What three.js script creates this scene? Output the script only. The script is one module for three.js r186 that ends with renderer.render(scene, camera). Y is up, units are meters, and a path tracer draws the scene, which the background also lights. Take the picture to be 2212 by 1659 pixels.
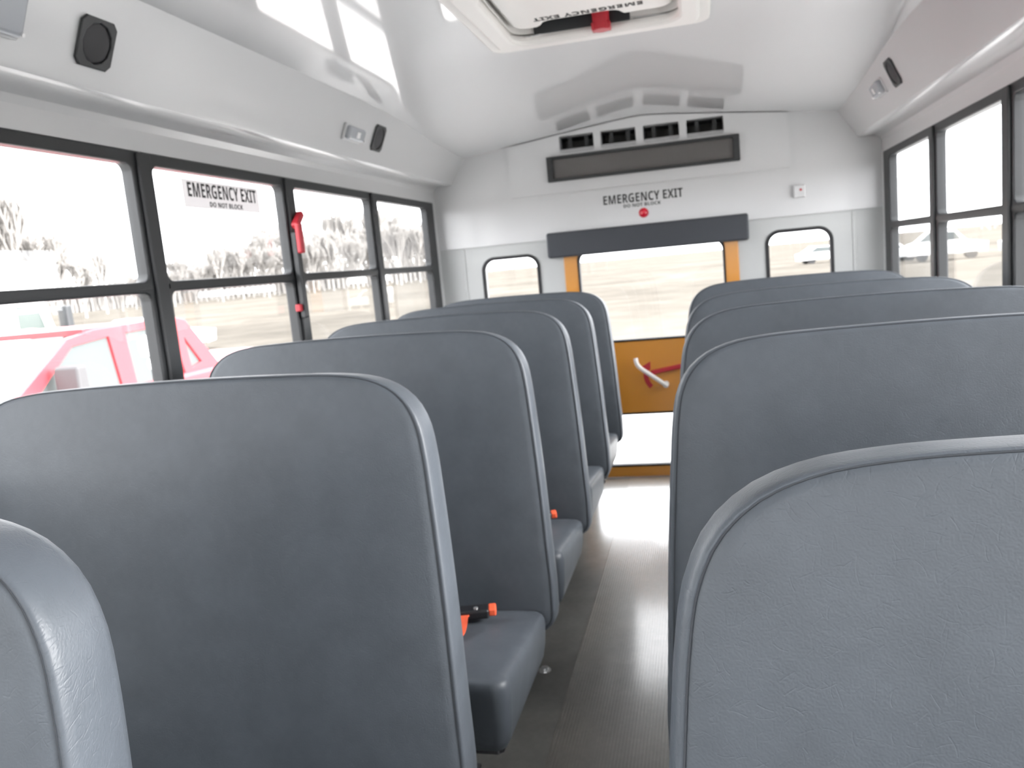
import * as THREE from 'three';
import { mergeGeometries, mergeVertices, toCreasedNormals } from 'three/addons/utils/BufferGeometryUtils.js';
import { RoundedBoxGeometry } from 'three/addons/geometries/RoundedBoxGeometry.js';
import { TextGeometry } from 'three/addons/geometries/TextGeometry.js';
import { FontLoader } from 'three/addons/loaders/FontLoader.js';

// ---------------------------------------------------------------- camera, sky, exposure
const scene = new THREE.Scene();
const camera = new THREE.PerspectiveCamera(50.77, 2212 / 1659, 0.05, 2500);
camera.position.set(0.2516, 1.189, 0);
camera.rotation.set(-0.1425, 0.2377, -0.0929, 'YXZ');
camera.focus = 0.62;
camera.userData.fStop = 13;
scene.background = new THREE.Color().setRGB(4.3, 4.35, 4.45);       // even white overcast
const sun = new THREE.DirectionalLight(new THREE.Color(1, 0.995, 0.985), 7.8);   // sun veiled by thin cloud, off to the right: a wide soft source
sun.position.set(9, 4.0, -1.2); sun.castShadow = true; sun.shadow.radius = 45; sun.shadow.mapSize.set(2048, 2048);
Object.assign(sun.shadow.camera, { left: -8, right: 8, top: 8, bottom: -8, near: 0.5, far: 40 }); sun.target.position.set(0, 0.8, -1); scene.add(sun, sun.target);
const renderer = new THREE.WebGLRenderer({ antialias: true });
renderer.toneMapping = THREE.LinearToneMapping;
renderer.toneMappingExposure = 1.95;
renderer.shadowMap.enabled = true;

// ---------------------------------------------------------------- helpers
let seed = 7;
const rnd = () => { seed = (seed * 1664525 + 1013904223) >>> 0; return seed / 4294967296; };
const rr = (a, b) => a + (b - a) * rnd();
const used = {};
const numbered = (n) => { const k = used[n] = (used[n] ?? -1) + 1; return k ? n + '_' + String(k).padStart(3, '0') : n; };
const V = (x, y, z) => new THREE.Vector3(x, y, z);
function lin(r, g, b) { return new THREE.Color().setRGB(r, g, b); }
function M(color, rough = 0.6, o = {}) { return new THREE.MeshPhysicalMaterial({ color, roughness: rough, ...o }); }
function clean(list) {
  const out = list.map((g) => { g = g.index ? g.toNonIndexed() : g; for (const k of Object.keys(g.attributes)) if (!['position', 'normal', 'uv'].includes(k)) g.deleteAttribute(k); if (!g.attributes.uv) g.setAttribute('uv', new THREE.BufferAttribute(new Float32Array(g.attributes.position.count * 2), 2)); return g; });
  return out.length === 1 ? out[0] : mergeGeometries(out);
}
function mesh(name, geo, mat, parent) {
  const g = Array.isArray(geo) ? clean(geo) : geo;
  const m = new THREE.Mesh(g, mat); m.castShadow = m.receiveShadow = true;
  m.name = parent ? name : numbered(name); (parent || scene).add(m); return m;
}
function tag(o, label, category, group) { o.userData.label = label; o.userData.category = category; if (group) o.userData.group = group; return o; }
function struct(name, geo, mat, label) { const m = mesh(name, geo, mat); m.userData.kind = 'structure'; if (label) m.userData.label = label; return m; }
function group(name, pos = [0, 0, 0], turn = 0) { const g = new THREE.Group(); g.name = numbered(name); g.position.set(...pos); g.rotation.y = turn; scene.add(g); return g; }
function box(x0, x1, y0, y1, z0, z1) { const g = new THREE.BoxGeometry(x1 - x0, y1 - y0, z1 - z0); g.translate((x0 + x1) / 2, (y0 + y1) / 2, (z0 + z1) / 2); return g; }
function rbox(x0, x1, y0, y1, z0, z1, r = 0.006, s = 3) { const g = new RoundedBoxGeometry(x1 - x0, y1 - y0, z1 - z0, s, r); g.translate((x0 + x1) / 2, (y0 + y1) / 2, (z0 + z1) / 2); return g; }
function tube(pts, r, seg = 24, rad = 8, closed = false) { return new THREE.TubeGeometry(new THREE.CatmullRomCurve3(pts, closed, 'catmullrom', 0.3), seg, r, rad, closed); }
function bar(a, b, r0, r1 = r0, n = 8) {
  const d = b.clone().sub(a), g = new THREE.CylinderGeometry(r1, r0, d.length(), n, 1, n < 6);
  g.applyQuaternion(new THREE.Quaternion().setFromUnitVectors(V(0, 1, 0), d.clone().normalize())); const c = a.clone().add(b).multiplyScalar(0.5); g.translate(c.x, c.y, c.z); return g;
}
function rrect(x0, x1, y0, y1, r, S = THREE.Shape) {
  const s = new S(); r = Math.max(r, 1e-4);
  s.moveTo(x0 + r, y0); s.lineTo(x1 - r, y0); s.absarc(x1 - r, y0 + r, r, -Math.PI / 2, 0); s.lineTo(x1, y1 - r); s.absarc(x1 - r, y1 - r, r, 0, Math.PI / 2);
  s.lineTo(x0 + r, y1); s.absarc(x0 + r, y1 - r, r, Math.PI / 2, Math.PI); s.lineTo(x0, y0 + r); s.absarc(x0 + r, y0 + r, r, Math.PI, Math.PI * 1.5); s.closePath(); return s;
}
function plate(shape, holes, depth, bevel = 0) { // extruded from z=0 to z=depth
  for (const h of holes) shape.holes.push(h);
  const g = new THREE.ExtrudeGeometry(shape, { depth: depth - 2 * bevel, bevelEnabled: bevel > 0, bevelThickness: bevel, bevelSize: bevel, bevelOffset: -bevel, bevelSegments: 2, curveSegments: 6 });
  g.translate(0, 0, bevel); return g;
}
function loft(rings, { capStart = true, capEnd = true, closed = true } = {}) { // rings: arrays of Vector3 of one length
  const n = rings[0].length, pos = [], idx = [], uv = [];
  for (const r of rings) for (const p of r) { pos.push(p.x, p.y, p.z); uv.push(p.u ?? p.x, p.v ?? p.y); }
  const m = closed ? n : n - 1;
  for (let i = 0; i < rings.length - 1; i++) for (let j = 0; j < m; j++) { const a = i * n + j, b = i * n + (j + 1) % n, c = a + n, d = b + n; idx.push(a, b, d, a, d, c); }
  const cap = (i, flip) => { const c = new THREE.Vector3(); rings[i].forEach((p) => c.add(p)); c.divideScalar(n); const k = pos.length / 3; pos.push(c.x, c.y, c.z); uv.push(rings[i].reduce((s, p) => s + (p.u ?? p.x), 0) / n, rings[i].reduce((s, p) => s + (p.v ?? p.y), 0) / n); for (let j = 0; j < n; j++) { const a = i * n + j, b = i * n + (j + 1) % n; flip ? idx.push(k, b, a) : idx.push(k, a, b); } };
  if (capStart) cap(0, true); if (capEnd) cap(rings.length - 1, false);
  const g = new THREE.BufferGeometry(); g.setAttribute('position', new THREE.Float32BufferAttribute(pos, 3)); g.setAttribute('uv', new THREE.Float32BufferAttribute(uv, 2)); g.setIndex(idx); g.computeVertexNormals(); return g;
}
function noiseTex(size, fn, srgb = false) {
  const d = new Uint8Array(size * size * 4);
  for (let y = 0; y < size; y++) for (let x = 0; x < size; x++) { const c = fn(x, y), k = (y * size + x) * 4; d[k] = c[0]; d[k + 1] = c[1]; d[k + 2] = c[2]; d[k + 3] = 255; }
  const t = new THREE.DataTexture(d, size, size); t.wrapS = t.wrapT = THREE.RepeatWrapping; t.magFilter = THREE.LinearFilter; t.minFilter = THREE.LinearMipmapLinearFilter; t.generateMipmaps = true; if (srgb) t.colorSpace = THREE.SRGBColorSpace; t.needsUpdate = true; return t;
}
const hash = (i, j, s) => { let h = (i * 374761393 + j * 668265263 + s * 1442695041) | 0; h = Math.imul(h ^ (h >>> 13), 1274126177); return ((h ^ (h >>> 16)) >>> 0) / 4294967296; };
function vnoise(x, y, p, s) { // tileable value noise, period p cells
  const i = Math.floor(x), j = Math.floor(y), f = x - i, g = y - j, u = f * f * (3 - 2 * f), v = g * g * (3 - 2 * g), w = (a, b) => hash(((a % p) + p) % p, ((b % p) + p) % p, s);
  return (w(i, j) * (1 - u) + w(i + 1, j) * u) * (1 - v) + (w(i, j + 1) * (1 - u) + w(i + 1, j + 1) * u) * v;
}

// ---------------------------------------------------------------- materials
const creases = (() => { // leather-like vinyl grain: fine pebble plus short curved creases
  const c = document.createElement('canvas'); c.width = c.height = 1024; const k = c.getContext('2d'); k.fillStyle = '#909090'; k.fillRect(0, 0, 1024, 1024);
  for (let i = 0; i < 1500; i++) {
    const x = rnd() * 1024, y = rnd() * 1024, a = rr(-0.9, 0.9) + (rnd() < 0.5 ? Math.PI / 2.4 : 0.2), l = rr(10, 46), b = rr(-0.5, 0.5), dark = rnd() < 0.75;
    k.strokeStyle = dark ? `rgba(40,40,40,${rr(0.15, 0.5)})` : `rgba(220,220,220,${rr(0.1, 0.35)})`; k.lineWidth = rr(1.2, 3.2);
    for (const ox of [-1024, 0, 1024]) for (const oy of [-1024, 0, 1024]) { k.beginPath(); k.moveTo(x + ox, y + oy); k.quadraticCurveTo(x + ox + Math.cos(a + b) * l * 0.5, y + oy + Math.sin(a + b) * l * 0.5, x + ox + Math.cos(a) * l, y + oy + Math.sin(a) * l); k.stroke(); }
  }
  const im = k.getImageData(0, 0, 1024, 1024).data;
  return noiseTex(1024, (x, y) => { const v = im[(y * 1024 + x) * 4] + (vnoise(x / 4, y / 4, 256, 3) - 0.5) * 46 + (vnoise(x / 64, y / 64, 16, 5) - 0.5) * 40; const q = Math.max(0, Math.min(255, v)); return [q, q, q]; });
})();
creases.repeat.set(3.2, 3.2);
const vinylTone = noiseTex(256, (x, y) => { const v = 244 + (vnoise(x / 16, y / 16, 16, 11) - 0.5) * 14 + (vnoise(x / 4, y / 4, 64, 12) - 0.5) * 8; return [v, v, v]; }, true);
vinylTone.repeat.set(1.6, 1.6);
const WHITE = lin(0.61, 0.612, 0.615);      // the one white paint of ceiling, coves and rear panel
const mat = {
  vinyl: M(lin(0.08, 0.091, 0.106), 0.44, { map: vinylTone, bumpMap: creases, bumpScale: 0.0006, specularIntensity: 0.75 }),
  seam: M(lin(0.045, 0.05, 0.058), 0.8),
  pad: M(lin(0.045, 0.05, 0.06), 0.6, { bumpMap: creases, bumpScale: 0.0004 }),
  ceiling: M(WHITE, 0.35, { clearcoat: 1, clearcoatRoughness: 0.05 }),
  white: M(WHITE, 0.32, { clearcoat: 0.6, clearcoatRoughness: 0.15 }),
  cove: M(WHITE, 0.3, { clearcoat: 0.5, clearcoatRoughness: 0.2 }),
  plastic: M(lin(0.78, 0.76, 0.73), 0.4),
  wallgrey: M(lin(0.5, 0.51, 0.505), 0.42),
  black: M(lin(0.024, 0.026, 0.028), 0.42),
  rubber: M(lin(0.02, 0.02, 0.022), 0.7),
  grille: M(lin(0.2, 0.19, 0.185), 0.55),
  glass: M(0xffffff, 0.0, { transmission: 1, thickness: 0, ior: 1.45 }),
  yellow: M(lin(0.62, 0.255, 0.026), 0.35, { clearcoat: 0.5, clearcoatRoughness: 0.15 }),
  red: M(lin(0.45, 0.022, 0.035), 0.4),
  chrome: M(lin(0.72, 0.72, 0.72), 0.3, { metalness: 0.9 }),
  steel: M(lin(0.05, 0.05, 0.055), 0.5),
  lens: M(lin(0.5, 0.52, 0.55), 0.25, { transmission: 0.25, thickness: 0 }),
  orange: M(lin(0.75, 0.1, 0.035), 0.7),
  lettering: M(lin(0.02, 0.02, 0.02), 0.6),
  sticker: M(lin(0.8, 0.79, 0.79), 0.9, { transmission: 0.36, thickness: 0 }),
};
const floorGrime = noiseTex(512, (x, y) => { const n = vnoise(x / 40, y / 40, 12.8 | 0, 21) * 0.5 + vnoise(x / 8, y / 8, 64, 22) * 0.3 + vnoise(x / 2, y / 2, 256, 23) * 0.2; const v = 205 + n * 45; return [v, v * 0.985, v * 0.96]; }, true);
mat.floor = M(lin(0.2, 0.203, 0.2), 0.4, { map: floorGrime, clearcoat: 1, clearcoatRoughness: 0.16 });
mat.runner = M(lin(0.19, 0.184, 0.175), 0.36, { map: floorGrime, clearcoat: 1, clearcoatRoughness: 0.15, ior: 1.6 });

// ---------------------------------------------------------------- bus shell
const W = 1.1335, ZR = -4.3226, ZF = 2.5, SILL = 0.88, HDR = 1.5715, GROUND = -0.85;
const smooth = (t) => { t = Math.max(0, Math.min(1, t)); return t * t * (3 - 2 * t); };
const ceilY = (x, z) => { const s = smooth((-2.9 - z) / 1.42), h = Math.sqrt(x * x + 0.0064) - 0.08; return (1.925 - 0.0755 * h) * (1 - s) + (1.887 - 0.115 * h) * s; };

{ // floor, runner
  const g = box(-W - 0.06, W + 0.06, -0.07, 0, ZR - 0.06, ZF + 0.06); const u = g.attributes.uv, p = g.attributes.position; for (let i = 0; i < u.count; i++) u.setXY(i, p.getX(i) / 0.8, p.getZ(i) / 0.8);
  struct('floor', g, mat.floor, 'grey vinyl bus floor under the bench seats');
  const w = 0.1785, pitch = 0.0085, sh = new THREE.Shape(); sh.moveTo(-w, 0.0); sh.lineTo(-w + 0.001, 0.0034); let x = -w + 0.004;
  for (; x < w - 0.014; x += pitch) { sh.lineTo(x, 0.0035); sh.lineTo(x + 0.0012, 0.0042); sh.lineTo(x + 0.0048, 0.0042); sh.lineTo(x + 0.006, 0.0035); }
  sh.lineTo(w - 0.001, 0.0034); sh.lineTo(w, 0); sh.closePath();
  const r = new THREE.ExtrudeGeometry(sh, { depth: ZF - ZR - 0.05, bevelEnabled: false, steps: 1 }); r.translate(0, 0, ZR + 0.02);
  const q = r.attributes.position, t = r.attributes.uv; for (let i = 0; i < t.count; i++) t.setXY(i, q.getX(i) / 0.8, q.getZ(i) / 0.8);
  const run = mesh('ribbed_runner', r, mat.runner); run.userData.kind = 'structure'; run.userData.label = 'ribbed rubber runner along the aisle floor';
}
{ // ceiling slab with hatch opening cut as four strips
  const hx0 = -0.285, hx1 = 0.235, hz0 = -2.68, hz1 = -2.16, xs = [], zs = [];
  for (let i = 0; i <= 48; i++) xs.push(-1.0 + i / 24); xs.push(hx0, hx1); xs.sort((a, b) => a - b);
  for (let i = 0; i <= 46; i++) zs.push(ZR - 0.02 + (ZF + 0.04 - ZR) * i / 46); zs.push(hz0, hz1); zs.sort((a, b) => a - b);
  const pos = [], idx = [], nx = xs.length, nz = zs.length;
  for (const t of [0, 0.05]) for (const z of zs) for (const x of xs) pos.push(x, ceilY(x, z) + t, z);
  const N = nx * nz, inside = (i, j) => xs[i] >= hx0 - 1e-6 && xs[i + 1] <= hx1 + 1e-6 && zs[j] >= hz0 - 1e-6 && zs[j + 1] <= hz1 + 1e-6;
  for (let j = 0; j < nz - 1; j++) for (let i = 0; i < nx - 1; i++) { if (inside(i, j)) continue; const a = j * nx + i, b = a + 1, c = a + nx, d = c + 1; idx.push(a, b, d, a, d, c, a + N, d + N, b + N, a + N, c + N, d + N); }
  const g = new THREE.BufferGeometry(); g.setAttribute('position', new THREE.Float32BufferAttribute(pos, 3)); g.setIndex(idx); g.computeVertexNormals();
  struct('ceiling', g, mat.ceiling, 'glossy white vaulted bus ceiling');
}
for (const [s, nm] of [[-1, 'left'], [1, 'right']]) {
  const X = (a, b) => s < 0 ? [-b, -a] : [a, b];
  const zw = s < 0 ? 1.96 : 2.1, low = s < 0 ? [box(...X(W, W + 0.06), -0.07, SILL, ZR - 0.06, ZF + 0.06)] : [box(...X(W, W + 0.06), -0.07, SILL, ZR - 0.06, 1.19), box(...X(W, W + 0.06), -0.07, SILL, zw, ZF + 0.06)];
  struct('wall_' + nm, low, mat.wallgrey, 'grey lower side wall below the windows');
  struct('wall_' + nm + '_header', [box(...X(W, W + 0.06), HDR, 2.03, ZR - 0.06, ZF + 0.06), box(...X(W, W + 0.06), SILL, HDR, ZR - 0.06, -4.275), box(...X(W, W + 0.06), SILL, HDR, zw, ZF + 0.06)], mat.cove, 'white header panel above the side windows');
  // overhead cove: profile swept along the bus
  const rings = [];
  for (let k = 0; k <= 24; k++) {
    const z = k === 0 ? ZR - 0.01 : ZR + 0.02 + (ZF - ZR - 0.02) * (k / 24), e = smooth((-3.35 - z) / 0.97), xt = 0.937 - 0.002 * e, yt = ceilY(xt, z) + 0.008;
    const A = [1.02, 1.672], P = [[xt, yt], [A[0] + (xt - A[0]) * 0.66, A[1] + (yt - A[1]) * 0.66], [A[0] + (xt - A[0]) * 0.33, A[1] + (yt - A[1]) * 0.33], [A[0] + (xt - A[0]) * 0.1, A[1] + (yt - A[1]) * 0.1], [1.0195, 1.667], [1.023, 1.659], [1.034, 1.654], [1.055, 1.653], [1.085, 1.656], [1.11, 1.653], [1.125, 1.644], [1.1325, 1.628], [W + 0.01, 1.60], [W + 0.01, 1.97], [1.02, 1.97]];
    rings.push(P.map(([x, y]) => V(s * x, y, z)));
  }
  if (s < 0) rings.forEach((r) => r.reverse());
  const g = toCreasedNormals(loft(rings), 0.55);
  struct('trim_' + (s < 0 ? 1 : 2), g, mat.cove, 'white overhead cove panel running along the ceiling edge ' + (s < 0 ? 'above the sticker window' : 'opposite the sticker window'));
}
const VENTS = [[-0.418, -0.24], [-0.203, -0.025], [0.013, 0.191], [0.228, 0.407]];
{ // rear wall: lower grey panel with openings, upper white panel
  const sh = rrect(-W, W, -0.07, 1.32, 0.001);
  const g = plate(sh, [rrect(-0.449, 0.449, -0.02, 1.27, 0.03, THREE.Path), rrect(-0.892, -0.592, 0.8, 1.24, 0.06, THREE.Path), rrect(0.592, 0.892, 0.8, 1.24, 0.06, THREE.Path)], 0.05); g.translate(0, 0, ZR - 0.05);
  const wr = struct('wall_rear', g, mat.wallgrey, 'light grey rear wall with two small windows and the emergency door');
  for (const x of [-1.0, 1.0]) mesh('corner_rib', rbox(x - 0.008, x + 0.008, 0.05, 1.31, ZR - 0.004, ZR + 0.006, 0.003), mat.wallgrey, wr);
  const up = plate(rrect(-W, W, 1.315, 1.96, 0.001), VENTS.map(([l, r]) => rrect(l, r, 1.75, 1.834, 0.004, THREE.Path)), 0.062); up.translate(0, 0, ZR - 0.05);
  struct('wall_rear_upper', up, mat.white, 'white upper rear panel above the emergency door');
  const fr = rrect(-W - 0.06, W + 0.06, -0.07, 2.04, 0.001), f = plate(fr, [rrect(-0.98, 0.98, 0.8, 1.72, 0.08, THREE.Path)], 0.05); f.translate(0, 0, ZF);
  struct('wall_front', f, mat.wallgrey, 'front wall around the windscreen');
  const ws = new THREE.BoxGeometry(2.0, 0.95, 0.006); ws.translate(0, 1.26, ZF + 0.025); struct('window_30', ws, mat.glass, 'windscreen glass');
}

// side windows: black frames with a fixed upper and a lower pane
const POSTS = [-4.235, -3.43, -2.66, -1.89, -1.12, -0.35, 0.42, 1.19, 1.96];
let wn = 0;
for (const s of [-1, 1]) for (let k = 0; k < (s < 0 ? 8 : 7); k++) {
  const z0 = POSTS[k], z1 = POSTS[k + 1], m = 0.04, e0 = k === 0 ? 0.075 : m;
  const w = new THREE.Group(); w.name = 'window_' + (++wn); w.userData.kind = 'structure'; scene.add(w);
  w.userData.label = s < 0 ? 'black framed split side window on the sticker side' : 'black framed split side window opposite the sticker side';
  // local frame: shape x runs along bus z, extrusion runs outward
  const put = (g) => { g.rotateY(-Math.PI / 2 * s); return g; };      // shape +x -> world (s>0 ? +z : -z), depth -> outward? set below
  const Z = (z) => s > 0 ? z : -z;
  const span = (a, b) => [Math.min(Z(a), Z(b)), Math.max(Z(a), Z(b))];
  const [a, b] = span(z0 - (k === 0 ? 0.04 : 0), z1), [ga, gb] = span(z0 + e0 - (k === 0 ? 0.0 : 0), z1 - m);
  const outer = rrect(a, b, SILL, HDR, 0.008);
  const fr = plate(outer, [rrect(ga, gb, 1.238, 1.5385, 0.022, THREE.Path), rrect(ga + 0.004, gb - 0.004, 0.92, 1.209, 0.022, THREE.Path)], 0.036, 0.004);
  const place = (g, off) => { g.rotateY(s > 0 ? -Math.PI / 2 : Math.PI / 2); g.translate(s * (W + off), 0, 0); return g; };
  // after rotateY(-90) for s>0: (x,y,z)->( -z , y, x ): depth goes to -x, so start from outside
  mesh('frame', place(fr, 0.034), mat.black, w);
  const rail = new THREE.BoxGeometry(gb - ga + 0.01, 0.012, 0.02); rail.translate((ga + gb) / 2, 1.2235, 0); mesh('mid_rail', place(rail, 0.004), mat.black, w);
  const up = plate(rrect(ga - 0.01, gb + 0.01, 1.225, 1.55, 0.01), [], 0.004); mesh('upper_pane', place(up, 0.022), mat.glass, w);
  const lo = plate(rrect(ga - 0.006, gb + 0.006, 0.91, 1.22, 0.01), [], 0.004); mesh('lower_pane', place(lo, 0.028), mat.glass, w);
}
// posts between the windows: a rounded cover strip standing slightly proud
for (const s of [-1, 1]) for (let k = 1; k < 8; k++) {
  const z = POSTS[k], p = mesh('window_post', [rbox(s * W - (s > 0 ? 0.012 : -0.0) - (s < 0 ? 0 : 0), s * W + (s > 0 ? 0.0 : 0.012), SILL - 0.02, HDR - 0.004, z - 0.026, z + 0.026, 0.005)], mat.black);
  p.userData.kind = 'structure'; p.userData.label = 'black cover strip between two side windows';
}

{ // glazed folding entry door at the front right, behind the camera
  const d = new THREE.Group(); d.name = 'door_2'; d.userData.kind = 'structure'; d.userData.label = 'black framed glazed folding entry door'; scene.add(d);
  for (const [a, b] of [[1.2, 1.64], [1.65, 2.09]]) {
    const f = plate(rrect(a, b, 0.0, HDR, 0.008), [rrect(a + 0.04, b - 0.04, 0.08, 0.72, 0.02, THREE.Path), rrect(a + 0.04, b - 0.04, 0.78, HDR - 0.05, 0.02, THREE.Path)], 0.036, 0.004); f.rotateY(-Math.PI / 2); f.translate(W + 0.04, 0, 0); mesh('door_leaf', f, mat.black, d);
    const p = plate(rrect(a + 0.03, b - 0.03, 0.07, HDR - 0.04, 0.01), [], 0.004); p.rotateY(-Math.PI / 2); p.translate(W + 0.024, 0, 0); mesh('pane', p, mat.glass, d);
  }
}
// rear corner windows
for (const s of [-1, 1]) {
  const w = new THREE.Group(); w.name = 'window_' + (++wn); w.userData.kind = 'structure'; w.userData.label = 'small rounded rear window beside the emergency door'; scene.add(w);
  const x0 = s > 0 ? 0.592 : -0.892, x1 = s > 0 ? 0.892 : -0.592;
  const g = plate(rrect(x0 - 0.012, x1 + 0.012, 0.788, 1.252, 0.072), [rrect(x0 + 0.006, x1 - 0.006, 0.806, 1.234, 0.055, THREE.Path)], 0.03, 0.004); g.translate(0, 0, ZR - 0.022); mesh('gasket', g, mat.rubber, w);
  const p = plate(rrect(x0, x1, 0.8, 1.24, 0.06), [], 0.004); p.translate(0, 0, ZR - 0.02); mesh('pane', p, mat.glass, w);
}

// ---------------------------------------------------------------- rear emergency door
{
  const d = new THREE.Group(); d.name = 'door_1'; d.userData.kind = 'structure'; d.userData.label = 'yellow rear emergency door with upper and lower glass'; scene.add(d); d.position.set(0, 0, ZR - 0.012);
  const leaf = plate(rrect(-0.4492, 0.4492, 0.002, 1.268, 0.02), [rrect(-0.375, 0.38, 0.745, 1.24, 0.05, THREE.Path), rrect(-0.375, 0.38, 0.062, 0.355, 0.04, THREE.Path)], 0.04, 0.005); leaf.translate(0, 0, -0.02); mesh('door_leaf', leaf, mat.yellow, d);
  for (const [y0, y1, r] of [[0.745, 1.24, 0.05], [0.062, 0.355, 0.04]]) {
    const gk = plate(rrect(-0.377, 0.382, y0 - 0.002, y1 + 0.002, r), [rrect(-0.366, 0.371, y0 + 0.009, y1 - 0.009, r, THREE.Path)], 0.044, 0.003); gk.translate(0, 0, -0.02); mesh('gasket', gk, mat.rubber, d);
    const p = plate(rrect(-0.372, 0.377, y0 + 0.002, y1 - 0.002, r), [], 0.004); p.translate(0, 0, -0.004); mesh(y0 > 0.5 ? 'upper_pane' : 'lower_pane', p, mat.glass, d);
  }
  const hs = [V(-0.104, 0.655, 0.05), V(-0.099, 0.625, 0.055), V(-0.078, 0.598, 0.055), V(0.0, 0.538, 0.055), V(0.052, 0.498, 0.052)];
  const h = mesh('lever_handle', [tube(hs, 0.0115, 30, 10), bar(V(0.045, 0.505, 0.01), V(0.045, 0.505, 0.055), 0.016, 0.016, 14)], M(lin(0.78, 0.76, 0.74), 0.35), d); h.userData.label = 'pale lever handle';
  const arrow = new THREE.Shape(); arrow.absarc(0.03, 0.555, 0.1, Math.PI * 1.25, Math.PI * 0.86, true); arrow.lineTo(-0.085, 0.6); arrow.lineTo(-0.03, 0.63); arrow.lineTo(-0.032, 0.585); arrow.absarc(0.03, 0.555, 0.075, Math.PI * 0.86, Math.PI * 1.25, false);
  arrow.closePath(); const ag = plate(arrow, [], 0.002); ag.translate(0, 0, 0.019); const ar = mesh('direction_arrow', ag, mat.red, d); ar.userData.label = 'red curved direction arrow';
  const lb = rbox(-0.03, 0.15, -0.012, 0.012, 0.018, 0.036, 0.005); lb.rotateZ(0.16); lb.translate(0.0, 0.575, 0); const lt = mesh('latch_bar', lb, mat.red, d); lt.userData.label = 'red latch bar';
}
// padded header above the door
{
  const p = mesh('header_pad', new RoundedBoxGeometry(1.026, 0.131, 0.06, 4, 0.012), mat.pad); p.position.set(-0.011, 1.2825, ZR + 0.03); tag(p, 'dark grey padded bumper above the yellow emergency door', 'pad');
}

// ---------------------------------------------------------------- rear air conditioner
{
  const a = group('air_conditioner', [0, 1.315, ZR + 0.012]); tag(a, 'white rear air conditioner panel with four vents and a dark return grille', 'air conditioner');
  const y0 = -1.315, vents = VENTS;
  const top = new THREE.Shape(); top.moveTo(-0.697, 1.549 + y0); top.lineTo(0.709, 1.549 + y0); for (let i = 0; i <= 24; i++) { const x = 0.709 - 1.406 * i / 24; top.lineTo(x, ceilY(x, ZR) - 0.004 + y0); } top.closePath();
  const pg = plate(top, vents.map(([l, r]) => rrect(l, r, 1.75 + y0, 1.834 + y0, 0.004, THREE.Path)), 0.02); mesh('housing', pg, mat.white, a);
  for (const [l, r] of vents) {
    const v = mesh('air_vent', [box(l, r, 1.75 + y0, 1.834 + y0, -0.2, -0.196), box(l - 0.003, l, 1.747 + y0, 1.837 + y0, -0.2, -0.062), box(r, r + 0.003, 1.747 + y0, 1.837 + y0, -0.2, -0.062), box(l, r, 1.834 + y0, 1.837 + y0, -0.2, -0.062), box(l, r, 1.747 + y0, 1.75 + y0, -0.2, -0.062)], mat.black, a);
    const sl = box(l, r, -0.001, 0.001, -0.012, 0.012); sl.rotateX(0.75); sl.translate(0, 1.7605 + y0, 0.009); mesh('sill', sl, mat.white, v);
    for (const t of [0.24, 0.72]) mesh('louvre', box(l + (r - l) * t - 0.002, l + (r - l) * t + 0.018, 1.772 + y0, 1.83 + y0, -0.03, -0.028), mat.black, v);
  }
  const fr = plate(rrect(-0.49, 0.478, 1.607 + y0, 1.735 + y0, 0.004), [rrect(-0.458, 0.446, 1.622 + y0, 1.72 + y0, 0.003, THREE.Path)], 0.026, 0.003); fr.translate(0, 0, 0.02);
  const gr = mesh('return_grille', fr, mat.black, a);
  mesh('filter', box(-0.459, 0.447, 1.621 + y0, 1.721 + y0, 0.02, 0.026), mat.grille, gr);
  const fins = []; for (let x = -0.452; x < 0.444; x += 0.0075) fins.push(box(x, x + 0.0028, 1.623 + y0, 1.719 + y0, 0.026, 0.034)); const fm = mesh('fins', fins, M(lin(0.26, 0.245, 0.24), 0.5), gr); fm.userData.kind = 'stuff'; fm.userData.label = 'fine upright grille fins';
}

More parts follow.
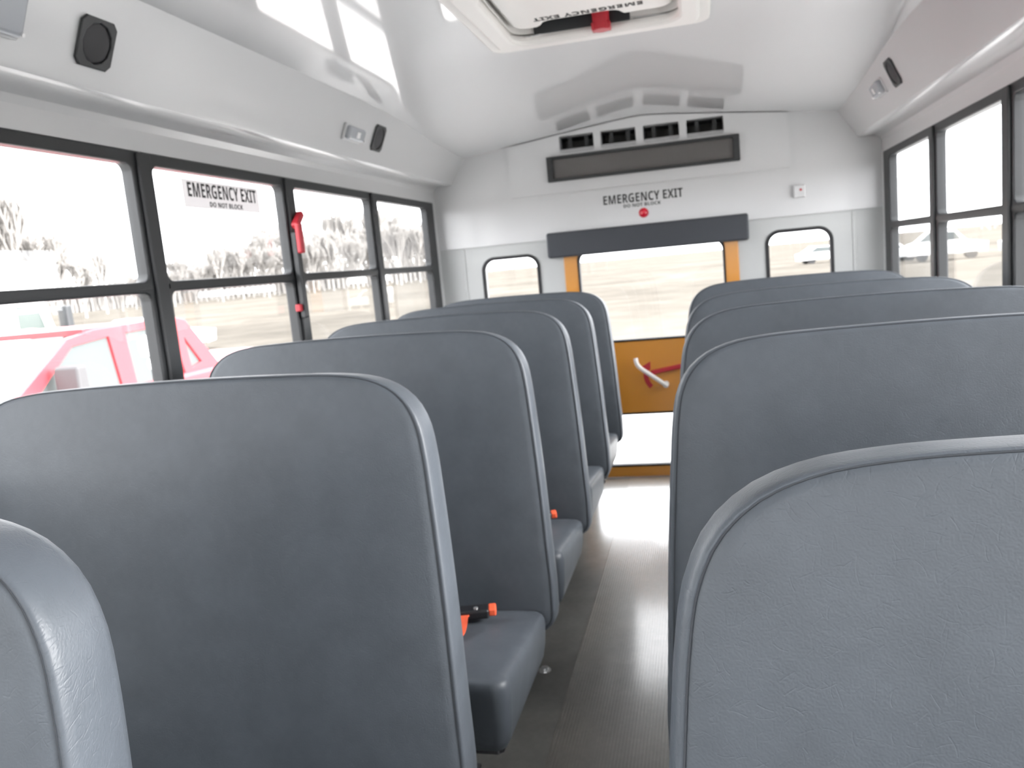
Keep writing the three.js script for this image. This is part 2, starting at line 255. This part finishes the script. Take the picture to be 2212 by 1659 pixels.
// ---------------------------------------------------------------- lettering
const font = await new FontLoader().loadAsync('fonts/droid/droid_sans_bold.typeface.json');
function textGeo(t, width, height, depth = 0.0006) { const g = new TextGeometry(t, { font, size: 1, depth: 0.01, curveSegments: 4 }); g.computeBoundingBox(); const b = g.boundingBox; g.translate(-(b.min.x + b.max.x) / 2, -(b.min.y + b.max.y) / 2, 0); g.scale(width / (b.max.x - b.min.x), height / (b.max.y - b.min.y), depth / 0.01); return g; }
{
  const t = group('wall_lettering', [-0.012, 1.48, ZR + 0.0122]); tag(t, 'black EMERGENCY EXIT lettering on the white panel above the door pad', 'lettering');
  const a = textGeo('EMERGENCY EXIT', 0.405, 0.046); a.translate(0, 0.007, 0); mesh('headline', a, mat.lettering, t);
  const b = textGeo('DO NOT BLOCK', 0.19, 0.017); b.translate(-0.005, -0.032, 0); mesh('subline', b, mat.lettering, t);
  const k = group('warning_lamp', [-0.012, 1.405, ZR + 0.012]); tag(k, 'round red warning lamp under the EMERGENCY EXIT lettering', 'lamp');
  const dome = new THREE.LatheGeometry([[0, 0.016], [0.008, 0.015], [0.016, 0.011], [0.0205, 0.004], [0.021, 0]].map((p) => new THREE.Vector2(...p)), 28); dome.rotateX(Math.PI / 2); mesh('lens', dome, M(lin(0.72, 0.01, 0.035), 0.25, { clearcoat: 1 }), k);
  const rim = new THREE.TorusGeometry(0.0215, 0.0035, 8, 32); mesh('rim', rim, M(lin(0.6, 0.02, 0.04), 0.5), k);
  const s = group('door_buzzer', [0.75, 1.428, ZR + 0.012]); tag(s, 'small white box with a red dot on the upper rear panel', 'buzzer');
  mesh('case', rbox(-0.027, 0.027, -0.03, 0.03, 0, 0.022, 0.004), mat.white, s); const dt = new THREE.CylinderGeometry(0.006, 0.006, 0.003, 16); dt.rotateX(Math.PI / 2); dt.translate(0.006, 0.007, 0.023); mesh('indicator', dt, mat.red, s);
}
{ // sticker on the push-out window
  const zc = -2.28, x = -W - 0.0165, g = group('emergency_exit_sticker', [x, 1.482, zc], Math.PI / 2); tag(g, 'pale EMERGENCY EXIT sticker on the side window glass', 'sticker');
  mesh('film', box(-0.205, 0.205, -0.04, 0.04, -0.0008, 0), mat.sticker, g);
  const a = textGeo('EMERGENCY EXIT', 0.37, 0.042, 0.0004); a.translate(0.004, 0.012, 0); mesh('headline', a, mat.lettering, g);
  const b = textGeo('DO NOT BLOCK', 0.18, 0.015, 0.0004); b.translate(0.01, -0.026, 0); mesh('subline', b, mat.lettering, g);
  // red release handle on the post beside it
  const h = group('release_handle', [-W, 1.38, -2.655]); tag(h, 'red emergency release handle on the post beside the sticker window', 'handle');
  mesh('grip', [rbox(0.028, 0.048, -0.075, 0.03, 0.008, 0.036, 0.007)], mat.red, h);
  const hd = rbox(0.02, 0.046, -0.012, 0.012, -0.036, 0.036, 0.006); hd.rotateX(0.75); hd.translate(-0.006, 0.042, 0.0); mesh('hook', hd, mat.red, h);
  const kb = rbox(0.0, 0.02, -0.275, -0.25, 0.03, 0.05, 0.004); mesh('latch_tab', kb, mat.red, h);
  mesh('slide', rbox(0.006, 0.03, -0.3, 0.0, 0.004, 0.03, 0.006), mat.black, h);
}

// ---------------------------------------------------------------- speakers and lamps on the coves
function onCove(name, s, z, u) { // u: distance up the cove's face from its lower edge
  const L = Math.hypot(0.083, 0.188), t = V(-s * 0.083 / L, 0.188 / L, 0), n = V(-s * 0.188 / L, -0.083 / L, 0), x = t.clone().cross(n);
  const g = new THREE.Group(); g.name = numbered(name); g.position.set(s * 1.02 + t.x * u, 1.672 + t.y * u, z); g.quaternion.setFromRotationMatrix(new THREE.Matrix4().makeBasis(x, t, n)); scene.add(g); return g;
}
function speaker(s, z, u, label) {
  const g = onCove('speaker', s, z, u); tag(g, label, 'speaker', 'speakers on the overhead coves');
  const h = 0.052, c = 0.013, sh = new THREE.Shape(); [[-h + c, -h], [h - c, -h], [h, -h + c], [h, h - c], [h - c, h], [-h + c, h], [-h, h - c], [-h, -h + c]].forEach(([a, b], i) => i ? sh.lineTo(a, b) : sh.moveTo(a, b)); sh.closePath();
  mesh('bezel', plate(sh, [new THREE.Path().absarc(0, 0, 0.043, 0, Math.PI * 2)], 0.008, 0.002), mat.black, g);
  const cone = new THREE.LatheGeometry([[0, 0.007], [0.02, 0.0072], [0.036, 0.006], [0.041, 0.004], [0.0435, 0.002]].map((p) => new THREE.Vector2(...p)), 32); cone.rotateX(Math.PI / 2); mesh('grille', cone, M(lin(0.03, 0.03, 0.033), 0.6), g);
}
speaker(-1, -1.595, 0.083, 'square black speaker on the cove beside the large dome lamp');
speaker(-1, -3.19, 0.09, 'black speaker beside the small lamp above the sticker-side windows');
speaker(1, -3.33, 0.1, 'black speaker on the cove opposite the sticker window');
function domeLamp(s, z, u, w, h, label) {
  const g = onCove('dome_lamp', s, z, u); tag(g, label, 'lamp', 'dome lamps on the overhead coves');
  mesh('base', rbox(-w / 2, w / 2, -h / 2, h / 2, 0, 0.01, 0.004), mat.white, g);
  mesh('lens', rbox(-w / 2 + 0.006, w / 2 - 0.006, -h / 2 + 0.006, h / 2 - 0.006, 0.006, 0.03, 0.011, 4), mat.lens, g);
  if (h < 0.1) mesh('bulb_holder', rbox(-0.014, 0.014, -0.012, 0.01, 0.0302, 0.0335, 0.0015), M(lin(0.85, 0.85, 0.85), 0.3), g);
  for (const q of [-1, 1]) mesh('screw', bar(V(q * (w / 2 - 0.012), -h / 2 + 0.014, 0.028), V(q * (w / 2 - 0.012), -h / 2 + 0.014, 0.0325), 0.004, 0.004, 10), mat.chrome, g);
}
domeLamp(-1, -1.315, 0.097, 0.15, 0.115, 'translucent dome lamp ahead of the large square speaker');
domeLamp(-1, -2.94, 0.077, 0.15, 0.062, 'small clear lamp next to the rear speaker above the sticker-side windows');
domeLamp(1, -3.56, 0.09, 0.14, 0.066, 'small clear lamp next to the speaker opposite the sticker window');

// ---------------------------------------------------------------- roof hatch
{
  const g = group('roof_hatch', [-0.025, 1.888, -2.43]); g.scale.set(1.055, 1.12, 1.055); tag(g, 'white emergency roof hatch with red knob', 'hatch');
  const R = 0.335, lay = (q, y) => { q.rotateX(Math.PI / 2); q.translate(0, y, 0); return q; };     // plate in the horizontal plane, depth downward
  const ring = (o, i, ro, ri, y, d, b) => lay(plate(rrect(-o, o, -o, o, ro), [rrect(-i, i, -i, i, ri, THREE.Path)], d, b), y);
  mesh('flange', ring(R, 0.275, 0.05, 0.05, 0.034, 0.026, 0.008), mat.plastic, g);
  mesh('trim_ring', ring(0.305, 0.245, 0.06, 0.06, 0.028, 0.028, 0.011), mat.plastic, g);
  mesh('shaft', ring(0.262, 0.246, 0.06, 0.06, 0.14, 0.11, 0.002), mat.plastic, g);
  mesh('cavity', lay(plate(rrect(-0.262, 0.262, -0.262, 0.262, 0.05), [], 0.01), 0.15), mat.plastic, g);
  const lid = new THREE.Shape(); const w = 0.232, z0 = -0.18, z1 = 0.225;   // notch for the knob on the rear edge; shape y maps to +z
  lid.moveTo(-w + 0.05, z0); lid.lineTo(-0.165, z0); lid.quadraticCurveTo(-0.15, z0, -0.14, z0 + 0.03); lid.quadraticCurveTo(-0.13, z0 + 0.05, -0.1, z0 + 0.05); lid.lineTo(0.04, z0 + 0.05); lid.quadraticCurveTo(0.075, z0 + 0.05, 0.082, z0 + 0.02); lid.lineTo(0.09, z0); lid.lineTo(w - 0.05, z0); lid.quadraticCurveTo(w, z0, w, z0 + 0.05); lid.lineTo(w, z1 - 0.05); lid.quadraticCurveTo(w, z1, w - 0.05, z1); lid.lineTo(-w + 0.05, z1); lid.quadraticCurveTo(-w, z1, -w, z1 - 0.05); lid.lineTo(-w, z0 + 0.05); lid.quadraticCurveTo(-w, z0, -w + 0.05, z0); lid.closePath();
  const lm = mesh('lid', lay(plate(lid, [], 0.03, 0.009), 0.056), mat.plastic, g);
  const t = textGeo('EMERGENCY EXIT', 0.31, 0.03); t.rotateX(Math.PI / 2); t.rotateY(Math.PI); t.translate(-0.004, 0.0255, -0.098); mesh('lettering', t, mat.lettering, lm);
  const kb = new THREE.CylinderGeometry(0.026, 0.024, 0.055, 24); kb.translate(0.022, 0.028, -0.21); mesh('black_strip', rbox(-0.185, 0.105, 0.024, 0.095, -0.2455, -0.236, 0.003), mat.black, g); const kk = mesh('knob', [kb, rbox(-0.006, 0.05, 0.0, 0.022, -0.23, -0.193, 0.005)], mat.red, g); kk.userData.label = 'red release knob';  // plain black strip along the rear inner wall of the shaft, behind the knob
}

// ---------------------------------------------------------------- bench seats
const HW = (() => { // closed outline of a backrest (half profile mirrored), counter-clockwise, dense
  const half = [[0.0, 0.335], [0.3, 0.335], [0.405, 0.337], [0.436, 0.36], [0.441, 0.42], [0.434, 0.55], [0.425, 0.7], [0.413, 0.85], [0.405, 0.928], [0.397, 0.968], [0.380, 1.002], [0.351, 1.028], [0.312, 1.044], [0.262, 1.052], [0.18, 1.056], [0.0, 1.059]];
  half.forEach((q) => { if (q[0] > 0) q[0] += 0.025; });
  const pts = half.map(([x, y]) => V(x, y, 0)).concat(half.slice(1, -1).reverse().map(([x, y]) => V(-x, y, 0)));
  const c = new THREE.CatmullRomCurve3(pts, true, 'centripetal'), out = []; for (let i = 0; i < 180; i++) { out.push(c.getPointAt(i / 180)); } return out;
})();
const HN = HW.map((p, i) => { const a = HW[(i + 179) % 180], b = HW[(i + 1) % 180]; return V(b.y - a.y, -(b.x - a.x), 0).normalize(); });   // outward normals
const LEAN = 0.165;
function leanPt(x, y, d) { // d: depth toward the front, square to the leaning face; the back tilts away above the cushion
  const t = y - 0.36; return V(x, 0.36 + t * 0.9975 + d * 0.72 * Math.sin(LEAN) * Math.min(1, Math.max(0, t / 0.3)), -t * Math.tan(LEAN) + 0.02 * t * t + d * Math.cos(LEAN));
}
function ringInset(ins0, d) { return HW.map((p, i) => { const ins = ins0 * (1 - 0.6 * Math.max(0, HN[i].y) ** 2); const q = leanPt(p.x - HN[i].x * ins, p.y - HN[i].y * ins, d); q.u = p.x - HN[i].x * ins + d * HN[i].x; q.v = p.y - HN[i].y * ins + d; return q; }); }
function ringScale(k, d) { return HW.map((p) => { const x = p.x * k, y = 0.70 + (p.y - 0.70) * k, q = leanPt(x, y, d); q.u = x; q.v = y; return q; }); }
const backGeo = loft([ringScale(0.12, 0.012), ringScale(0.5, 0.011), ringScale(0.75, 0.008), ringScale(0.87, 0.005), ringInset(0.026, 0.002), ringInset(0.012, 0.0005), ringInset(0.0085, -0.0035), ringInset(0.008, -0.0005), ringInset(0.0045, -0.0002), ringInset(0.002, -0.003), ringInset(0.0, -0.01), ringInset(-0.002, -0.03), ringInset(-0.001, -0.049), ringInset(0.003, -0.058), ringInset(0.01, -0.063), ringInset(0.035, -0.067), ringScale(0.5, -0.07), ringScale(0.1, -0.07)].map((r) => r.slice().reverse()));
const seamGeo = (() => { const c = ringInset(0.0085, -0.0015); return new THREE.TubeGeometry(new THREE.CatmullRomCurve3(c, true), 260, 0.0013, 5, true); })();
const cushGeo = (() => {
  const prof = (ins, y) => { // rounded-rectangle plan, front is +z
    const x1 = 0.445 - ins, zb = 0.0 + ins * 0.3, zf = 0.395 - ins, r = Math.max(0.032 - ins * 0.5, 0.012), P = [];
    const arc = (cx, cz, a0, a1, rad) => { for (let i = 0; i <= 8; i++) { const a = a0 + (a1 - a0) * i / 8; P.push([cx + rad * Math.cos(a), cz + rad * Math.sin(a)]); } };
    arc(x1 - r, zf - r, 0, Math.PI / 2, r); for (let i = 1; i < 10; i++) P.push([x1 - r - 2 * (x1 - r) * i / 10, zf]);
    arc(-x1 + r, zf - r, Math.PI / 2, Math.PI, r); for (let i = 1; i < 5; i++) P.push([-x1, zf - r - (zf - r - zb - 0.02) * i / 5]);
    arc(-x1 + 0.02, zb + 0.02, Math.PI, Math.PI * 1.5, 0.02); for (let i = 1; i < 10; i++) P.push([-x1 + 0.02 + 2 * (x1 - 0.02) * i / 10, zb]);
    arc(x1 - 0.02, zb + 0.02, Math.PI * 1.5, Math.PI * 2, 0.02); for (let i = 1; i < 5; i++) P.push([x1, zb + 0.02 + (zf - r - zb - 0.02) * i / 5]);
    return P.map(([x, z]) => { const q = V(x, y + z * 0.1 * (y - 0.27) / 0.14, z); q.u = x; q.v = z + y; return q; });
  };
  const rings = [prof(0.16, 0.268), prof(0.035, 0.27), prof(0.02, 0.275), prof(0.01, 0.29), prof(0.004, 0.32), prof(0.0, 0.365), prof(0.0006, 0.378), prof(0.004, 0.387), prof(0.011, 0.392), prof(0.03, 0.395), prof(0.09, 0.398), prof(0.16, 0.4)];
  return loft(rings);
})();
function benchSeat(s, z, label, dx = 0) {
  const g = group('bench_seat', [s * 0.617 + dx, 0, z]); tag(g, label, 'seat', s < 0 ? 'bench seats on the sticker window side' : 'bench seats opposite the sticker window');
  const b = mesh('backrest', backGeo, mat.vinyl, g); mesh('stitched_seam', seamGeo, mat.seam, b);
  mesh('cushion', cushGeo, mat.vinyl, g);
  mesh('seat_frame', [bar(V(-0.4, 0.255, 0.05), V(0.4, 0.255, 0.05), 0.013), bar(V(-0.4, 0.255, 0.33), V(0.4, 0.255, 0.33), 0.013), bar(V(-0.4, 0.255, 0.05), V(-0.4, 0.255, 0.33), 0.013), bar(V(0.4, 0.255, 0.05), V(0.4, 0.255, 0.33), 0.013)], mat.steel, g);
  const xi = -s * 0.225;
  for (const lz of [0.05, 0.33]) { const l = mesh('leg', [bar(V(xi, 0.0, lz), V(xi, 0.26, lz), 0.014)], mat.steel, g); mesh('foot', rbox(xi - 0.03, xi + 0.03, 0, 0.008, lz - 0.03, lz + 0.03, 0.002), mat.steel, l); }
  mesh('wall_bracket', [box(s > 0 ? 0.38 : -0.5, s > 0 ? 0.5 : -0.38, 0.24, 0.27, 0.1, 0.28)], mat.steel, g);
  return g;
}
const ordL = ['grey vinyl bench seat sixth from the rear wall, only its back corner showing', 'broad grey vinyl bench seat fifth from the rear wall on the sticker window side', 'grey vinyl bench seat fourth from the rear wall, with black and orange belt buckle', 'grey vinyl bench seat third from the rear wall on the sticker window side', 'grey vinyl bench seat second from the rear wall on the sticker window side', 'grey vinyl bench seat against the rear wall on the sticker window side'];
[[-0.33, 0.009], [-1.05, 0.02], [-1.75, 0.03], [-2.42, 0.025], [-3.07, 0.018], [-3.665, 0.015]].forEach(([z, dx], i) => benchSeat(-1, z, ordL[i], dx));
const ordR = ['creased grey vinyl bench seat fifth from the rear wall opposite the sticker window', 'grey vinyl bench seat fourth from the rear wall opposite the sticker window', 'grey vinyl bench seat third from the rear wall opposite the sticker window', 'grey vinyl bench seat second from the rear wall opposite the sticker window', 'grey vinyl bench seat nearest the rear wall opposite the sticker window'];
[-0.43, -1.2, -1.86, -2.5, -3.3].forEach((z, i) => benchSeat(1, z, ordR[i], i === 0 ? 0.035 : 0.01));

// seat belts lying in the bite of two seats
function belt(x, z, label) {
  const g = group('seat_belt', [x, 0.42, z]); tag(g, label, 'seat belt', 'seat belt buckles on the cushions');
  const bk = rbox(-0.045, 0.03, 0.0, 0.022, -0.014, 0.026, 0.006); bk.rotateY(0.25); mesh('buckle', bk, M(lin(0.012, 0.012, 0.014), 0.35), g);
  const bt = rbox(0.028, 0.046, 0.003, 0.02, -0.016, 0.02, 0.004); bt.rotateY(0.25); mesh('release_button', bt, mat.orange, g);
  mesh('rivet', bar(V(0.004, 0.021, 0.012), V(0.004, 0.025, 0.012), 0.005, 0.005, 12), mat.chrome, g);
  const pts = [[-0.03, 0.012, 0.03], [-0.022, 0.02, 0.055], [-0.018, 0.012, 0.085], [-0.022, 0.008, 0.12], [-0.05, 0.008, 0.15]], rings = new THREE.CatmullRomCurve3(pts.map((p) => V(...p))).getPoints(20).map((c, i) => { const w = 0.023, t = 0.0012, tw = Math.sin(i * 0.22) * 0.5; return [V(c.x - w * Math.cos(tw), c.y - w * Math.sin(tw) * 0.4 + t, c.z), V(c.x + w * Math.cos(tw), c.y + w * Math.sin(tw) * 0.4 + t, c.z), V(c.x + w * Math.cos(tw), c.y + w * Math.sin(tw) * 0.4 - t, c.z), V(c.x - w * Math.cos(tw), c.y - w * Math.sin(tw) * 0.4 - t, c.z)]; });
  mesh('webbing', toCreasedNormals(loft(rings), 0.6), mat.orange, g);
}
belt(-0.283, -1.66, 'black belt buckle with orange webbing on the fourth seat from the rear wall');
belt(-0.262, -2.345, 'black belt buckle on the third seat from the rear wall');
{ const b = mesh('floor_bolt', [new THREE.CylinderGeometry(0.011, 0.012, 0.008, 6).translate(0, 0.006, 0), new THREE.CylinderGeometry(0.017, 0.018, 0.003, 20).translate(0, 0.0015, 0)], mat.chrome); b.position.set(-0.262, 0, -2.2); tag(b, 'small hexagonal bolt head on the floor beside the aisle runner', 'bolt'); }

// ---------------------------------------------------------------- outdoors
{
  const tex = noiseTex(512, (x, y) => { const n = vnoise(x / 64, y / 64, 8, 31) * 0.5 + vnoise(x / 16, y / 16, 32, 32) * 0.3 + vnoise(x / 4, y / 4, 128, 33) * 0.2, k = 0.8 + n * 0.4; return [Math.min(255, 93 * k), Math.min(255, 89 * k), Math.min(255, 83 * k)]; }, true); tex.repeat.set(36, 36);
  const g = new THREE.PlaneGeometry(2000, 2000, 1, 1); g.rotateX(-Math.PI / 2); g.translate(0, GROUND, -200); const m = mesh('ground', g, M(0xffffff, 1, { map: tex, specularIntensity: 0 })); m.userData.kind = 'structure'; m.userData.label = 'flat field of dry grass';
  const gt = noiseTex(512, (x, y) => { const n = vnoise(x / 48, y / 48, 32, 41) * 0.4 + vnoise(x / 3, y / 3, 256, 42) * 0.6, k = 178 + n * 34; return [k, k * 0.992, k * 0.98]; }, true); gt.repeat.set(8, 8);
  const y = new THREE.PlaneGeometry(30, 30, 1, 1); y.rotateX(-Math.PI / 2); y.translate(3, GROUND + 0.012, 0); const gy = mesh('gravel_yard', y, M(0xffffff, 1, { map: gt, specularIntensity: 0 })); gy.userData.kind = 'structure'; gy.userData.label = 'pale gravel yard around the bus';
}
// red pickup beside the bus
const bodyRed = M(lin(0.5, 0.035, 0.045), 0.4, { clearcoat: 0.3, clearcoatRoughness: 0.1 }), carGlass = M(lin(0.1, 0.112, 0.112), 0.08);
{
  const g = group('pickup_truck', [-4.95, GROUND, -6.3]); tag(g, 'red pickup truck parked beside the bus', 'truck');
  const Y = (rel) => 1.189 + rel - GROUND, Z = (z) => z + 6.3;       // side profile: x of the shape = world z
  const prof = (list) => { const s = new THREE.Shape(); list.forEach(([z, y], i) => i ? s.lineTo(Z(z), Y(y)) : s.moveTo(Z(z), Y(y))); s.closePath(); return s; };
  const hole = (list) => { const s = new THREE.Path(); list.forEach(([z, y], i) => i ? s.lineTo(Z(z), Y(y)) : s.moveTo(Z(z), Y(y))); s.closePath(); return s; };
  const side = (q, x) => { q.rotateY(-Math.PI / 2); q.translate(x, 0, 0); return q; };     // depth runs to -x
  const cabP = [[-5.0, -0.78], [-5.78, -0.25], [-6.1, -0.2], [-7.2, -0.17], [-7.42, -0.22], [-7.95, -0.78]];
  const fw = [[-5.3, -0.74], [-5.83, -0.32], [-6.28, -0.28], [-6.36, -0.74]], rw = [[-6.56, -0.76], [-6.5, -0.27], [-7.18, -0.25], [-7.3, -0.76]], qw = [[-7.42, -0.72], [-7.36, -0.4], [-7.6, -0.68]];
  mesh('cab', [side(plate(prof(cabP), [hole(fw), hole(rw), hole(qw)], 0.06, 0.008), 0.0), side(plate(prof(cabP), [hole(fw), hole(rw)], 0.06, 0.008), -1.66), box(-1.7, -0.03, Y(-0.235), Y(-0.185), Z(-7.3), Z(-6.0))], bodyRed, g);
  mesh('body', [rbox(-1.75, 0.03, 0.55, Y(-0.76), Z(-10.2), Z(-3.2), 0.05)], bodyRed, g);
  for (const [n, w] of [['side_window', fw], ['side_window', rw], ['quarter_window', qw]]) mesh(n, side(plate(prof(w), [], 0.012), -0.03), carGlass, g);
  const wsg = box(-1.62, -0.06, 0, 0.98, -0.006, 0.006); wsg.rotateX(-0.97); wsg.translate(0, Y(-0.79), Z(-5.0)); mesh('windscreen', wsg, carGlass, g);
  const mr = mesh('wing_mirror', [rbox(0.06, 0.3, Y(-0.68), Y(-0.46), Z(-5.62), Z(-5.5), 0.03), bar(V(0.0, Y(-0.7), Z(-5.5)), V(0.1, Y(-0.66), Z(-5.56)), 0.03)], M(lin(0.06, 0.058, 0.06), 0.6), g); mr.userData.label = 'large dark tow mirror';
  mesh('lettering', [side(plate(hexa(0.1), [], 0.003), -0.026).translate(0, Y(-0.42), Z(-6.78)), side(plate(hexa(0.05), [], 0.003), -0.026).translate(0, Y(-0.6), Z(-6.82))], M(lin(0.8, 0.8, 0.8), 0.6), g).name = 'window_sticker';
  for (const z of [-4.0, -9.0]) for (const x of [-0.12, -1.6]) { const w = new THREE.CylinderGeometry(0.4, 0.4, 0.26, 28); w.rotateZ(Math.PI / 2); w.translate(x, 0.4, Z(z)); mesh('wheel', w, mat.rubber, g); }
}
function hexa(r) { const s = new THREE.Shape(); for (let i = 0; i < 12; i++) { const a = i / 12 * Math.PI * 2, k = r * (0.75 + 0.35 * hash(i, 3, 9)); i ? s.lineTo(Math.cos(a) * k * 1.3, Math.sin(a) * k) : s.moveTo(Math.cos(a) * k * 1.3, Math.sin(a) * k); } s.closePath(); return s; }
// white lorry further back, facing the other way
{
  const g = group('lorry', [-11.95, GROUND, -11.15], Math.PI + 0.05); tag(g, 'white lorry cab with tall mirror beyond the red pickup truck', 'lorry');
  const wm = M(lin(0.82, 0.83, 0.83), 0.35), gm = M(lin(0.06, 0.075, 0.07), 0.15);
  const sh = new THREE.Shape(); [[-1.0, 0.5], [2.2, 0.5], [2.25, 1.35], [1.1, 1.5], [0.75, 2.45], [0.3, 2.75], [-1.0, 2.78]].forEach(([a, b], i) => i ? sh.lineTo(a, b) : sh.moveTo(a, b)); sh.closePath();
  const c = plate(sh, [], 2.2, 0.06); c.rotateY(-Math.PI / 2); c.translate(1.1, 0, 0); mesh('cab', c, wm, g);
  const wn2 = new THREE.Shape(); [[0.15, 1.6], [0.8, 1.55], [0.62, 2.1], [0.15, 2.15]].forEach(([a, b], i) => i ? wn2.lineTo(a, b) : wn2.moveTo(a, b)); wn2.closePath(); const wg = plate(wn2, [], 0.02); wg.rotateY(-Math.PI / 2); wg.translate(-1.095, 0, 0); mesh('side_window', wg, gm, g);
  const ws = box(-0.95, 0.95, -0.42, 0.42, -0.012, 0.012); ws.rotateX(-0.35); ws.translate(0, 1.98, 0.945); mesh('windscreen', ws, gm, g);
  mesh('mirror', [rbox(-1.4, -1.2, 1.5, 2.1, 0.95, 1.1, 0.03), bar(V(-1.1, 2.05, 0.8), V(-1.3, 2.02, 1.0), 0.02), bar(V(-1.1, 1.55, 0.8), V(-1.3, 1.57, 1.0), 0.02)], mat.black, g);
  mesh('trailer', rbox(-1.2, 1.2, 0.9, 2.75, -7.0, -1.15, 0.04), wm, g);
  for (const z of [1.5, -0.4, -5.6]) for (const x of [-0.95, 0.95]) { const w = new THREE.CylinderGeometry(0.5, 0.5, 0.3, 24); w.rotateZ(Math.PI / 2); w.translate(x, 0.5, z); mesh('wheel', w, mat.rubber, g); }
}
function car(x, z, turn, col, label, k = 1) {
  const g = group('parked_car', [x, GROUND, z], turn); tag(g, label, 'car', 'cars parked far across the field');
  const sh = new THREE.Shape(); [[-2.2, 0.3], [2.2, 0.3], [2.25, 0.75], [1.1, 0.9], [0.5, 1.4], [-1.0, 1.45], [-1.8, 0.95], [-2.25, 0.85]].forEach(([a, b], i) => i ? sh.lineTo(a, b * k) : sh.moveTo(a, b * k)); sh.closePath();
  const b = plate(sh, [], 1.75, 0.08); b.translate(0, 0, -0.875); mesh('body', b, M(col, 0.3, { clearcoat: 0.6 }), g);
  const ws = new THREE.Shape(); [[-1.55, 0.95], [0.8, 0.95], [0.42, 1.33], [-0.95, 1.36]].forEach(([a, c], i) => i ? ws.lineTo(a, c * k) : ws.moveTo(a, c * k)); ws.closePath(); const w = plate(ws, [], 1.78); w.translate(0, 0, -0.89); mesh('side_windows', w, carGlass, g);
  for (const q of [-1.35, 1.35]) for (const y of [-0.75, 0.75]) { const t = new THREE.CylinderGeometry(0.32, 0.32, 0.22, 20); t.rotateX(Math.PI / 2); t.translate(q, 0.32, y); mesh('wheel', t, mat.rubber, g); }
}
const dir = (az, dist) => [0.2516 + Math.sin(az * Math.PI / 180) * dist, -Math.cos(az * Math.PI / 180) * dist];
car(...dir(-37.2, 34), 0.4, lin(0.82, 0.82, 0.82), 'white car parked beyond the red pickup truck');
car(...dir(11.6, 62), 0.1, lin(0.75, 0.78, 0.8), 'pale silver car beyond the grass opposite the sticker windows');
car(...dir(15.0, 58), -0.2, lin(0.85, 0.85, 0.85), 'white van beyond the grass opposite the sticker windows', 1.3);
car(...dir(20.0, 60), 0.15, lin(0.3, 0.32, 0.34), 'grey car beyond the grass opposite the sticker windows');
car(...dir(8.0, 75), 0.2, lin(0.8, 0.8, 0.8), 'white car seen past the small rear window opposite the sticker side');

// bare winter trees: a few kinds, cloned along the tree line
const bark = M(lin(0.29, 0.275, 0.26), 0.95, { specularIntensity: 0.1 });
function treeGeo(h, spread, kind) {
  const trunk = [], twigs = [];
  const grow = (p, d, len, r, lvl) => {
    const e = p.clone().addScaledVector(d, len); (lvl < 2 ? trunk : twigs).push(bar(p, e, r, r * 0.62, lvl < 2 ? 6 : 3));
    if (lvl >= 5) return; const n = lvl === 0 ? 6 : lvl < 4 ? 4 : 2;
    for (let i = 0; i < n; i++) { const a = rnd() * Math.PI * 2, t = rr(0.25, 0.62) * spread, q = V(Math.cos(a) * t, 1, Math.sin(a) * t).normalize(); const nd = d.clone().lerp(q, 0.62).add(V(Math.cos(a) * t * 0.6, 0.12, Math.sin(a) * t * 0.6)).normalize(); grow(p.clone().lerp(e, rr(0.5, 1)), nd, len * rr(0.6, 0.8), r * (lvl < 1 ? 0.6 : 0.84), lvl + 1); }
  };
  grow(V(0, -0.1, 0), V(0, 1, 0), h * 0.3, h * 0.016, 0); return [clean(trunk), clean(twigs)];
}
const kinds = [treeGeo(11, 0.75), treeGeo(10, 0.95), treeGeo(12, 0.6), treeGeo(9.5, 1.05)];
const protos = kinds.map(([a, b]) => { const g = new THREE.Group(); const t = new THREE.Mesh(a, bark); t.name = 'trunk'; const w = new THREE.Mesh(b, bark); w.name = 'twigs'; t.castShadow = w.castShadow = true; g.add(t, w); return g; });
function tree(az, dist, sc, k) { const g = protos[k % 4].clone(); g.name = numbered('bare_tree'); const [x, z] = dir(az, dist); g.position.set(x, GROUND, z); g.rotation.y = rnd() * 6.28; g.scale.setScalar(sc); tag(g, 'leafless winter tree in the tree line beyond the sticker-side windows', 'tree', 'bare trees along the far tree line'); scene.add(g); }
[[-47.2, 150, 2.5], [-45.4, 172, 2.9], [-44.2, 144, 2.3], [-42.9, 188, 2.7], [-42.0, 214, 2.2], [-40.7, 172, 1.55], [-39.5, 212, 1.6], [-38.6, 236, 1.25], [-37.8, 252, 1.15], [-37.0, 230, 0.95], [-36.2, 262, 1.0]].forEach(([a, d, s], i) => tree(a, d, s, i));
const rows = [238, 318, 278, 358, 258, 338, 298, 378, 268];
for (let i = 0; i < 58; i++) { const az = -35.5 + 18.8 * i / 57, hmul = 0.5 + 0.4 * smooth((az + 35) / 5) * (0.75 + 0.25 * Math.sin(az * 1.7)), d = rows[i % 9]; tree(az, d, hmul * rr(0.88, 1.12) * d / 95, i + 1); }
{ // low brush under the trees
  const list = []; for (let i = 0; i < 5200; i++) { const az = -48 + 31 * rnd(), [x, z] = dir(az, rr(400, 410)), h = rr(4, 14); list.push(bar(V(x, GROUND, z), V(x + rr(-1.5, 1.5), GROUND + h, z + rr(-1.5, 1.5)), 0.42, 0.12, 3)); }
  const b = mesh('brush', list, bark); b.userData.kind = 'stuff'; b.userData.label = 'low tangled brush along the far tree line'; b.userData.category = 'brush';
}
renderer.render(scene, camera);
